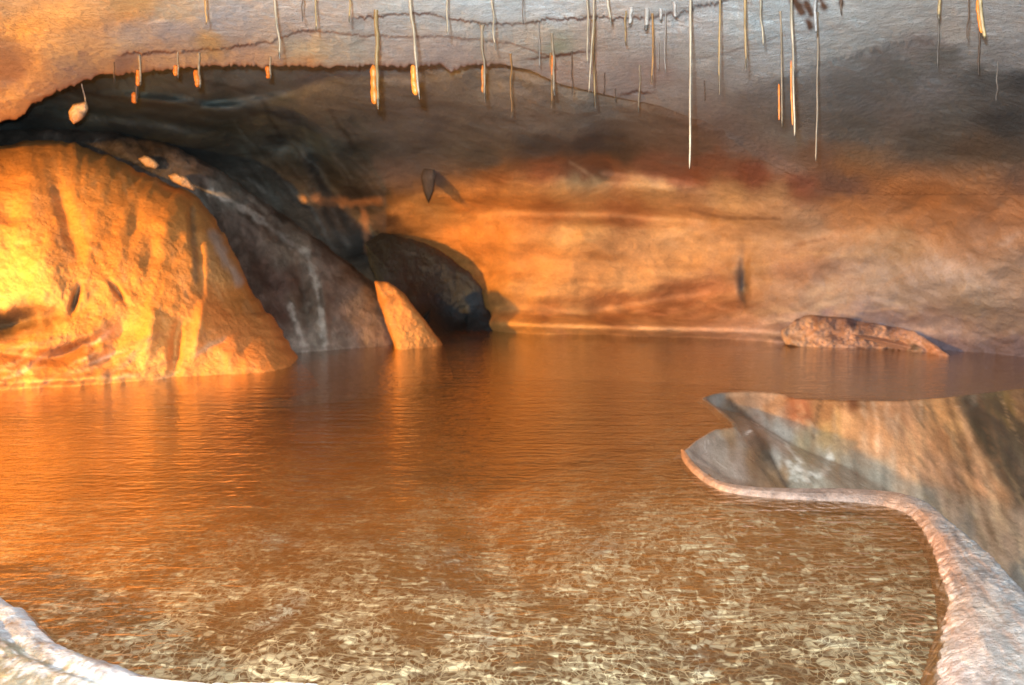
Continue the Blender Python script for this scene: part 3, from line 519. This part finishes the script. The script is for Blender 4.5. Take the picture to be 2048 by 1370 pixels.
# walk from the edge toward the camera
DX = -.25*A[:, 0][None]; DYd = -1.0
PX = A[None, :, 0]+T*(-.35); PY = A[None, :, 1]-T*.95
PZ = np.interp(T[:, 0], [-.08, 0, .03, .1, .25, .5, .9, 1.3], [-.12, .002, .018, .03, .025, .05, .12, .2])[:, None]+0*PX
U, V_ = proj(PX, PY, np.clip(PZ, 0, 1))
groove = np.exp(-((T-.085)/.02)**2)*np.clip((420-A0[:, 0])/100, 0, 1)[None]
PZ = PZ - .012*groove + .004*fbm(PX*16, PY*16, 2, 4) + .012*fbm(PX*5, PY*5, 4, 3)*np.clip(T, 0, 1)
samples = [(0, 1200, .8, .8, .8), (60, 1240, .8, .8, .8), (120, 1290, .8, .8, .82), (250, 1340, .75, .75, .76), (0, 1235, .75, .75, .75), (30, 1260, .42, .4, .38), (100, 1300, .4, .38, .38), (200, 1335, .45, .43, .43), (290, 1352, .6, .58, .58),
    (20, 1290, .38, .34, .22), (80, 1320, .38, .33, .2), (30, 1340, .36, .33, .22), (130, 1345, .4, .33, .2), (60, 1365, .36, .33, .24), (190, 1358, .7, .66, .55), (170, 1368, .9, .9, .88), (250, 1366, .9, .9, .88), (350, 1366, .92, .92, .9), (450, 1368, .92, .92, .9), (600, 1372, .92, .92, .9), (300, 1420, .9, .9, .88), (50, 1450, .5, .47, .38)]
C = colors(U, V_, samples, 9, 35, 3.6, .8, 41)
for q in range(60):
    x0 = 5+rng.rand()*175; y0 = 1318+rng.rand()*50
    C = stroke(C, U, V_, [(x0, y0), (x0+14, y0-9-6*rng.rand())], 2.5+2.5*rng.rand(), (.85, .85, .83), .8 if q % 2 else .4, .9, q)
for q in range(40):
    x0 = rng.rand()*260; y0 = 1256+x0*.36
    C = stroke(C, U, V_, [(x0, y0+rng.rand()*12), (x0+18, y0+6+rng.rand()*12)], 2.2, (.85, .85, .85), .7, .9, q)
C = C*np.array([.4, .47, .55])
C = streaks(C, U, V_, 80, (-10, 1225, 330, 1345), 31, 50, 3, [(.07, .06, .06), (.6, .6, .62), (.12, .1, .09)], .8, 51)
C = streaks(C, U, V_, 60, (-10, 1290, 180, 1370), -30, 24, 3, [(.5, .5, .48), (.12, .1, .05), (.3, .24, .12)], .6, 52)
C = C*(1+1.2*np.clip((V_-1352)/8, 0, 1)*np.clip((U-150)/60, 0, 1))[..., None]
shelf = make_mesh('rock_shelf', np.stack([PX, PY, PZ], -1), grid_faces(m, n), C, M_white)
tag(shelf, 'white crusted rock shelf at the lower left pool edge, nearest the camera', 'rock shelf')

# ------------------------------------------------------------------ pool bed and water
gx = np.concatenate([np.arange(-9, -4, .25), np.arange(-4, 4.2, .035), np.arange(4.2, 9, .25)]); gy = np.concatenate([np.arange(-3, 1, .2), np.arange(1, 6, .03), np.arange(6, 12, .12)])
GX, GY = np.meshgrid(gx, gy)
ins = poly_in(GX, GY, hp); dst = polydist(GX, GY, hp); sd = np.where(ins, -dst, dst)
Z = -.16-.05*np.clip(GY-2, 0, 5)+.03*fbm(GX*1.7, GY*1.7, 1, 4)
sq = np.clip(sd/.9, 0, 1)**1.3; Z = Z*sq-.045*(1-sq)
Z = np.where(ins & (dst > .03), -1.6, Z)
n1 = fbm(GX*1.1, GY*1.6, 2, 4)[..., None]
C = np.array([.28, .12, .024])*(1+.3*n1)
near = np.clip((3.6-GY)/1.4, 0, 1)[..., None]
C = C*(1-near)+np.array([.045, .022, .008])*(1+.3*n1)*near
U, V_ = proj(GX, GY, Z)
lv = [(-9, 6, 0), (-3, 5, 0)]
alpha = np.clip((1774/np.clip(GY, 1.2, 99)+HOR-760)/430 + (GX-.2)*.10*np.clip((5-GY)/2, 0, 1)+.15*n1[..., 0], 0, 1)
CA = np.concatenate([C, alpha[..., None]], -1)
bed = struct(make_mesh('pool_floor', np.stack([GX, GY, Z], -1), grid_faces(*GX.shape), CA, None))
# bed material: rusty brown stone with caustic light painted on as a broken cream net
m = bpy.data.materials.new('pool_floor_caustic_net'); m.use_nodes = True; nt = m.node_tree; N = nt.nodes; L = nt.links; b = N['Principled BSDF']
tc = N.new('ShaderNodeTexCoord'); at = N.new('ShaderNodeAttribute'); at.attribute_name = 'pigment'
def nd(t, **k):
    n = N.new(t)
    for a, v in k.items(): n.inputs[a].default_value = v
    return n
def math_(op, a, c=None, clamp=False):
    r = N.new('ShaderNodeMath'); r.operation = op; r.use_clamp = clamp
    for i, v in enumerate((a, c)):
        if v is None: continue
        if isinstance(v, (int, float)): r.inputs[i].default_value = v
        else: L.new(v, r.inputs[i])
    return r.outputs[0]
def mrange(src, lo, hi, a=0., c=1.):
    r = N.new('ShaderNodeMapRange'); L.new(src, r.inputs[0]); r.interpolation_type = 'SMOOTHSTEP'
    for i, v in zip((1, 2, 3, 4), (lo, hi, a, c)): r.inputs[i].default_value = v
    return r.outputs[0]
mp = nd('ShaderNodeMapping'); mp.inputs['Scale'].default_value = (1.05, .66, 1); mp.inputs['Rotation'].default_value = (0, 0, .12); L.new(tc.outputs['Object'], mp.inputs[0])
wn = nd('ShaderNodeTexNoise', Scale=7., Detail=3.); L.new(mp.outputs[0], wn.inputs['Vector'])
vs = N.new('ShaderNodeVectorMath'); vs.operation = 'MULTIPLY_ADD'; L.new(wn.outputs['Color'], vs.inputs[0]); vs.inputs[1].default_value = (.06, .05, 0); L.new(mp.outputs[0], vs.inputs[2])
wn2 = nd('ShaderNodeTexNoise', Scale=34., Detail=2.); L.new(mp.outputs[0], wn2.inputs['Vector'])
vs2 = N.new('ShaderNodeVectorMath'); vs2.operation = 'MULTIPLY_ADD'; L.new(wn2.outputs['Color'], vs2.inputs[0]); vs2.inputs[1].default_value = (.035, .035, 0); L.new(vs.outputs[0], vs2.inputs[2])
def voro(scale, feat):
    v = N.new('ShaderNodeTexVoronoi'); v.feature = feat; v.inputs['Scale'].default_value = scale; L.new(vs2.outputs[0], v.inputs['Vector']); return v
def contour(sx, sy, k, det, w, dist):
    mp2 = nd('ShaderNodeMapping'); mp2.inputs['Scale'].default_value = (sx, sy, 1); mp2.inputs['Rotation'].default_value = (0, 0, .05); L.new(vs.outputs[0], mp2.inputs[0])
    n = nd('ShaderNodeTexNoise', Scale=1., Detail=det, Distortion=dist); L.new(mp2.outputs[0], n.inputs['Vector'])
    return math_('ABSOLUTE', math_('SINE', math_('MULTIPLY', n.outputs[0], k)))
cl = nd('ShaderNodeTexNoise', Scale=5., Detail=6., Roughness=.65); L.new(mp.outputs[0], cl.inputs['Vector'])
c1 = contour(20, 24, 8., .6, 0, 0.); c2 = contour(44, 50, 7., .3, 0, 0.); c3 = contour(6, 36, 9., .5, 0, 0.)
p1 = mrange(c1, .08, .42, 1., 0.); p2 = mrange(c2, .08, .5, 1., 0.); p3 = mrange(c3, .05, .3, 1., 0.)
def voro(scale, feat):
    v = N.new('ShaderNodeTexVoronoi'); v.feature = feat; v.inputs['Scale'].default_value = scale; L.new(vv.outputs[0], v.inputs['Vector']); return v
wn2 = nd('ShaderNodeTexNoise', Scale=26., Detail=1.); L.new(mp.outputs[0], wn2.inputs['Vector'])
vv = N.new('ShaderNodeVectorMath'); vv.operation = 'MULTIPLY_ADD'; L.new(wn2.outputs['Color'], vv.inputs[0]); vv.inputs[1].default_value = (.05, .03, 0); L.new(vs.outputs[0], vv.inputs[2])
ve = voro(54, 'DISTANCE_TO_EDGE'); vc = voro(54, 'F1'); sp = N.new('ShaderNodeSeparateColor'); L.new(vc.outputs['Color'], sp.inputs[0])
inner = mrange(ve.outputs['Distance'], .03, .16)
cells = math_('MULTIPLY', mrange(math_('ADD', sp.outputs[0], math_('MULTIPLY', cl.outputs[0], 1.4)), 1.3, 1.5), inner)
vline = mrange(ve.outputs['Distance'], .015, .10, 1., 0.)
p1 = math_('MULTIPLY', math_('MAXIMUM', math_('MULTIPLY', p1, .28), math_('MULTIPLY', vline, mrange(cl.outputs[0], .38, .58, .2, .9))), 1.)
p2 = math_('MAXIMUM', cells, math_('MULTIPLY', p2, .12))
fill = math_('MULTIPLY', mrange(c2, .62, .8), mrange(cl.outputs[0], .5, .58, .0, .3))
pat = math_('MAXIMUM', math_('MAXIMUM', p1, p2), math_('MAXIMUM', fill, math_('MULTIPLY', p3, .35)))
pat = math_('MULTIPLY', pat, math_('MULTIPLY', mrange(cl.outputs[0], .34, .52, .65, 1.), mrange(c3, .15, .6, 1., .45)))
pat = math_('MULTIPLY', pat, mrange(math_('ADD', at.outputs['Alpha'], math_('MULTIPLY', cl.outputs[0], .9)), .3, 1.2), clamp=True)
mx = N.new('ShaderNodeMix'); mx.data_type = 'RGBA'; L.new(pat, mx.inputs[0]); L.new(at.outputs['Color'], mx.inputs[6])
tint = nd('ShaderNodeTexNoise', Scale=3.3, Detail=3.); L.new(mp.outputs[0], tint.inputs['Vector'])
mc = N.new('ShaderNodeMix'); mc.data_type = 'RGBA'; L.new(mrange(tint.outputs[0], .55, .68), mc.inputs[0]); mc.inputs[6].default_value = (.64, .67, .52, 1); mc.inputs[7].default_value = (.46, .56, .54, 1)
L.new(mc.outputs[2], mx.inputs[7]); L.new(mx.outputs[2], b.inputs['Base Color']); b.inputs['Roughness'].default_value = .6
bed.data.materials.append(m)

# water: rippled skin, cut out where the sunken basin lies
gx = np.concatenate([np.arange(-9, -3.6, .3), np.arange(-3.6, 5.4, .02), np.arange(5.4, 9, .3)]); gy = np.concatenate([np.arange(-3, 1.2, .3), np.arange(1.2, 7.4, .02), np.arange(7.4, 12, .2)])
GX, GY = np.meshgrid(gx, gy)
ins = poly_in(GX, GY, hp); dst = polydist(GX, GY, hp)
keep = ~(ins & (dst > .012))
idx = -np.ones(GX.shape, int); idx[keep] = np.arange(keep.sum())
a, b_, c, d = idx[:-1, :-1], idx[:-1, 1:], idx[1:, 1:], idx[1:, :-1]; ok = (a >= 0) & (b_ >= 0) & (c >= 0) & (d >= 0)
m = bpy.data.materials.new('rippled_water'); m.use_nodes = True; nt = m.node_tree; N = nt.nodes; L = nt.links; N.remove(N['Principled BSDF']); out = N['Material Output']
tc = N.new('ShaderNodeTexCoord')
def noise_xy(sx, sy, det, rot=0.):
    mp = nd('ShaderNodeMapping'); mp.inputs['Scale'].default_value = (sx, sy, 1); mp.inputs['Rotation'].default_value = (0, 0, rot); L.new(tc.outputs['Object'], mp.inputs[0])
    n = nd('ShaderNodeTexNoise', Scale=1., Detail=det); L.new(mp.outputs[0], n.inputs['Vector']); return n.outputs[0]
h1 = noise_xy(2.2, 14, 3, .06); h2 = noise_xy(22, 32, 3, -.1); h3 = noise_xy(7, 36, 2, .08)
def rings(cx, cy, k, fall):
    v = N.new('ShaderNodeVectorMath'); v.operation = 'DISTANCE'; L.new(tc.outputs['Object'], v.inputs[0]); v.inputs[1].default_value = (cx, cy, 0)
    return math_('MULTIPLY', math_('SINE', math_('MULTIPLY', v.outputs['Value'], k)), math_('EXPONENT', math_('MULTIPLY', v.outputs['Value'], -fall)))
hh = math_('ADD', math_('MULTIPLY', h1, .8), math_('MULTIPLY', h2, .6)); hh = math_('ADD', hh, math_('MULTIPLY', h3, .3))
for (px, py, k, fa, am) in [(1830, 1240, 260, 9, .12), (1800, 1350, 240, 9, .12), (1650, 1010, 160, 6, .1), (1480, 1060, 170, 7, .08)]:
    g = ground(float(px), float(py)); hh = math_('ADD', hh, math_('MULTIPLY', rings(g[0], g[1], k, fa), am))
bp = nd('ShaderNodeBump', Strength=1., Distance=.008); L.new(hh, bp.inputs['Height'])
geo = N.new('ShaderNodeNewGeometry'); dt = N.new('ShaderNodeVectorMath'); dt.operation = 'DOT_PRODUCT'; L.new(geo.outputs['Incoming'], dt.inputs[0]); L.new(bp.outputs[0], dt.inputs[1])
f5 = math_('POWER', math_('SUBTRACT', 1.0, math_('ABSOLUTE', dt.outputs['Value']), True), 4.2)
frs = math_('ADD', math_('MULTIPLY', f5, .96), .03, True)
gl = nd('ShaderNodeBsdfGlossy', Roughness=.04); gl.inputs['Color'].default_value = (1, 1, 1, 1); L.new(bp.outputs[0], gl.inputs['Normal'])
tr = N.new('ShaderNodeBsdfTransparent'); tr.inputs['Color'].default_value = (.97, .94, .88, 1)
silt = nd('ShaderNodeBsdfDiffuse'); silt.inputs['Color'].default_value = (.185, .088, .02, 1)
body = N.new('ShaderNodeMixShader'); L.new(math_('SUBTRACT', 1.0, math_('EXPONENT', math_('DIVIDE', -.028, math_('MAXIMUM', math_('POWER', math_('ABSOLUTE', dt.outputs['Value']), 2.), .01)))), body.inputs[0]); L.new(tr.outputs[0], body.inputs[1]); L.new(silt.outputs[0], body.inputs[2])
ms = N.new('ShaderNodeMixShader'); L.new(frs, ms.inputs[0]); L.new(body.outputs[0], ms.inputs[1]); L.new(gl.outputs[0], ms.inputs[2]); L.new(ms.outputs[0], out.inputs['Surface'])
water = struct(make_mesh('water', np.stack([GX, GY, 0*GX], -1)[keep], np.stack([a[ok], b_[ok], c[ok], d[ok]], -1), None, m))

# ------------------------------------------------------------------ straw stalactites on the roof
TAN, GOLD, DARK, GREY, ORG = (.62, .5, .34), (.6, .4, .16), (.2, .12, .07), (.5, .46, .42), (.75, .38, .1)
# x top, y top (picture row where it meets the roof or leaves the frame), x tip, y tip, width px, colour, dark tip length px, orange ghost of the lamp-lit straw, added as a shape (dx, y0, y1, w), label
G = 'thin straw stalactites hanging from the cave roof'
S = [
 (228, 126, 228, 166, 3, DARK, 10, None, 'tiny dark straw stalactite, leftmost on the ceiling lip'),
 (279, 118, 281, 172, 6, TAN, 8, (-8, 140, 172, 7), 'short tan straw stalactite with orange ghost side, second from left on the lip'),
 (273, 162, 274, 207, 5, DARK, 10, (-8, 184, 207, 9), 'short dark straw stalactite with an orange ghost at its tip, right of the hanging knob'),
 (355, 108, 357, 157, 4, TAN, 8, (-8, 130, 152, 8), 'short straw stalactite with a small orange ghost, left of the wider orange one'),
 (398, 116, 400, 177, 6, TAN, 8, (-9, 140, 174, 10), 'short straw stalactite with a wide orange ghost over the dark recess'),
 (412, -40, 412, 50, 5, ORG, 6, None, 'orange straw stalactite at the top edge above the orange ceiling stain'),
 (540, 120, 541, 159, 5, TAN, 8, (-8, 132, 157, 8), 'short straw stalactite with orange ghost, alone at mid lip, left of the thick tall one'),
 (549, -40, 561, 118, 6, TAN, 14, None, 'leaning tan straw stalactite ending just above the ceiling lip, left part'),
 (604, -40, 605, 43, 4, DARK, 10, None, 'short dark straw stalactite at the top edge, left of a taller tan one'),
 (629, -40, 633, 62, 5, GOLD, 8, None, 'golden straw stalactite at the top edge whose tip touches the rock step'),
 (699, -40, 700, 46, 5, GOLD, 14, None, 'golden straw stalactite with dark tip, short, left of the thick tall one'),
 (753, 20, 756, 219, 10, GOLD, 20, (-11, 130, 208, 13), 'thickest straw stalactite with long orange ghost flank and black tip'),
 (820, -40, 839, 199, 7, TAN, 16, (-11, 130, 190, 11), 'leaning tan straw stalactite with orange ghost flank, right of the thickest one'),
 (894, -40, 895, 70, 5, TAN, 8, None, 'tan straw stalactite at the top, above the pointed drip in the lip'),
 (984, -40, 989, 100, 5, TAN, 14, None, 'tan straw stalactite at the top, above the one crossing the lip'),
 (965, 62, 971, 205, 6, TAN, 18, (-6, 130, 185, 4), 'pale tan straw stalactite crossing the ceiling lip near the middle'),
 (1022, 116, 1023, 236, 4, ORG, 14, None, 'thin rusty straw stalactite right of where the lip ends'),
 (1046, -40, 1047, 49, 3, DARK, 10, None, 'thin dark straw stalactite at the top right of the pale roof patch'),
 (1078, 52, 1080, 136, 3, GREY, 6, None, 'faint grey straw stalactite left of the olive spot on the roof'),
 (1105, 72, 1109, 192, 6, TAN, 14, (-5, 110, 150, 4), 'bright tan straw stalactite beside a rusty one under the roof step'),
 (1102, 110, 1104, 216, 4, ORG, 14, None, 'rusty straw stalactite just left behind the bright tan one'),
 (1145, 108, 1144, 192, 3, DARK, 8, None, 'thin brown straw stalactite between two tan ones, right of middle'),
 (1176, -40, 1176, 127, 5, TAN, 6, None, 'cream straw stalactite, left one of the tall close trio'),
 (1190, -40, 1178, 185, 5, TAN, 6, None, 'slanting cream straw stalactite crossing in the close trio'),
 (1188, 50, 1189, 216, 5, GOLD, 24, None, 'golden brown straw stalactite, right one of the close trio'),
 (1209, 150, 1208, 190, 3, DARK, 6, None, 'tiny dark straw stalactite right of the close trio'),
 (1230, 180, 1232, 205, 3, DARK, 6, None, 'tiny dark drip under the small rusty roof ridge'),
 (1251, 22, 1252, 93, 4, GOLD, 10, None, 'short golden straw stalactite below the jagged white drips'),
 (1280, 138, 1278, 226, 4, TAN, 12, None, 'straw stalactite crossing the small rusty roof ridge'),
 (1306, 28, 1304, 170, 5, ORG, 20, None, 'rusty straw stalactite right of the jagged white drips'),
 (1318, 90, 1316, 142, 3, GREY, 4, None, 'short pale grey straw stalactite, left one of a grey pair'),
 (1332, 24, 1329, 147, 3, GREY, 8, None, 'thin pale grey straw stalactite, right one of a grey pair'),
 (1381, -60, 1379, 338, 6, (.72, .62, .46), 6, None, 'longest straw stalactite, cream, reaching down before the orange wall'),
 (1409, 168, 1410, 202, 3, DARK, 6, None, 'tiny dark straw stalactite right of the longest one'),
 (1439, -40, 1438, 190, 5, GOLD, 40, None, 'golden straw stalactite with long dark tip, right of the longest one'),
 (1491, -40, 1490, 141, 6, GOLD, 24, None, 'golden brown straw stalactite left of a curved cream one'),
 (1519, -60, 1526, 92, 5, (.7, .6, .42), 4, None, 'curved cream straw stalactite at the top, right of a golden brown one'),
 (1561, 30, 1564, 256, 4, TAN, 14, (-9, 168, 240, 4), 'brown straw stalactite with curved tip, left of the long bent cream one'),
 (1583, -60, 1588, 272, 6, (.68, .58, .42), 5, (-7, 120, 250, 3), 'long bent cream straw stalactite with orange ghost edge'),
 (1635, 30, 1632, 322, 4, (.62, .52, .38), 5, None, 'long fine straw stalactite, last long one toward the right'),
 (1682, -40, 1682, 31, 4, DARK, 8, None, 'short dark straw stalactite right of the brown drips at the top'),
 (1878, -40, 1878, 40, 8, (.75, .55, .25), 12, None, 'short thick golden straw stalactite at the top right'),
 (1877, 36, 1876, 136, 4, (.3, .27, .24), 8, None, 'thin grey shadow strip built as a straw, directly under the short thick golden one'),  # shadow of the golden straw, built as its own thin tube
 (1937, -40, 1935, 82, 4, DARK, 8, None, 'dark straw stalactite just left of the brightest golden one at right'),
 (1957, -40, 1968, 77, 10, (.85, .66, .32), 4, (-9, 0, 66, 6), 'bright golden thick straw stalactite at the far right'),
 (1958, 60, 1957, 150, 5, DARK, 20, None, 'dark thin straw stalactite under the bright thick golden one'),
 (1212, -30, 1222, 46, 7, (.75, .66, .5), 10, None, 'hooked cream drip at the top, left of the jagged white drips'),
 (1262, 16, 1260, 50, 10, (.8, .78, .74), 4, None, 'stubby white drip, leftmost of the jagged row on the roof step'),
 (1294, 18, 1292, 62, 12, (.75, .72, .68), 12, None, 'widest white drip with dark tip in the jagged row on the roof step'),
 (1321, 18, 1322, 42, 8, (.8, .78, .76), 3, None, 'small white drip between the widest one and the last one of the jagged row'),
 (1349, 6, 1351, 36, 8, (.8, .78, .76), 3, None, 'short white drip at the right end of the jagged row'),
 (1630, -30, 1631, 66, 8, (.7, .7, .7), 4, None, 'pale grey blunt drip beside the dark brown spots at the top'),
 (1995, 130, 1993, 205, 3, GREY, 4, None, 'rightmost pale grey straw stalactite over black rock'),
]
def tube(name, pts, radii, cols, mat, parent=None, seg=10):
    pts = np.array(pts); n = len(pts); V = []; C = []
    for i in range(n):
        for k in range(seg):
            a = 2*math.pi*k/seg; r = radii[i]*(1+.12*vnoise(i*.7, k*1.3, pts[0][0]*9))
            V.append(pts[i]+np.array([math.cos(a)*r, math.sin(a)*r, 0])); C.append(cols[i])
    F_ = grid_faces(n, seg, True)
    return make_mesh(name, V, F_, C, mat, parent)
for i, (x0, y0, x1, y1, w, col, dk, ghost, lab) in enumerate(S):
    # the root sits in the roof: distance from the roof at that row
    yr = max(y0, -60) if y0 >= 0 else min(-30, -60)
    D0 = float(ceilF(float(x0), float(yr)))*.995
    if y0 > lip(x0)-2 and y0 > 0: D0 = float(ceilF(float(x0), float(lip(x0)-4)))
    n = 46; ts = np.linspace(0, 1, n)
    D1 = D0
    yy0 = y0-12
    xx = x0+(x1-x0)*ts**1.6 + (1.2+w*.12)*min(1, (y1-y0)/90)*np.array([float(vnoise(t*5+i*3.3, i)) for t in ts]); yy = yy0+(y1-yy0)*ts
    pts = unproj(xx, yy, np.full(n, D1)); base = pts[0].copy()
    r = w*.42*D0/F*(1-.25*ts)*(1+.12*np.array([float(vnoise(t*14+i, 5.5)) for t in ts])); r[-3:] *= np.array([.9, .7, .3]); r[0] *= 2.6; r[1] *= 1.7; r[2] *= 1.25
    L_ = y1-yy0; cc = []
    for k in range(n):
        dk_ = 1 if (1-ts[k])*L_ < dk else 0
        v = .85+.25*float(vnoise(ts[k]*9+i*2.1, 1.7)); c_ = np.array(col)*v*.28
        cc.append(c_*(1-.75*dk_))
    o = tube('straw_stalactite', pts-base, r, cc, M_straw); o.location = base
    tag(o, lab, 'stalactite', G)
    if ghost:
        dx, a0, a1, cw = ghost; nn = 24; tt = np.linspace(0, 1, nn)
        yc = a0+(a1-a0)*tt; xc = np.interp(yc, yy, xx)+dx*.62
        P2 = unproj(xc, yc, np.full(nn, D1+.004)); rr = cw*.5*D0/F*(1+.22*np.array([float(vnoise(t*7+i, 2.2)) for t in tt])); rr *= np.clip(.35+np.sin(tt*math.pi)**.5, 0, 1)
        tube('lamp_ghost', P2-base, rr, [np.array((.42, .12, .015))]*nn, M_straw, o)  # lamp-lit double image of the straw, added as a tube
tr_ = unproj(np.array([163., 166., 170., 171.]), np.array([168., 180., 195., 208.]), np.array([5.55, 5.57, 5.6, 5.64]))
th = tube('thread', tr_, [.003]*4, [(.4, .38, .33)]*4, M_straw, knob, 6)
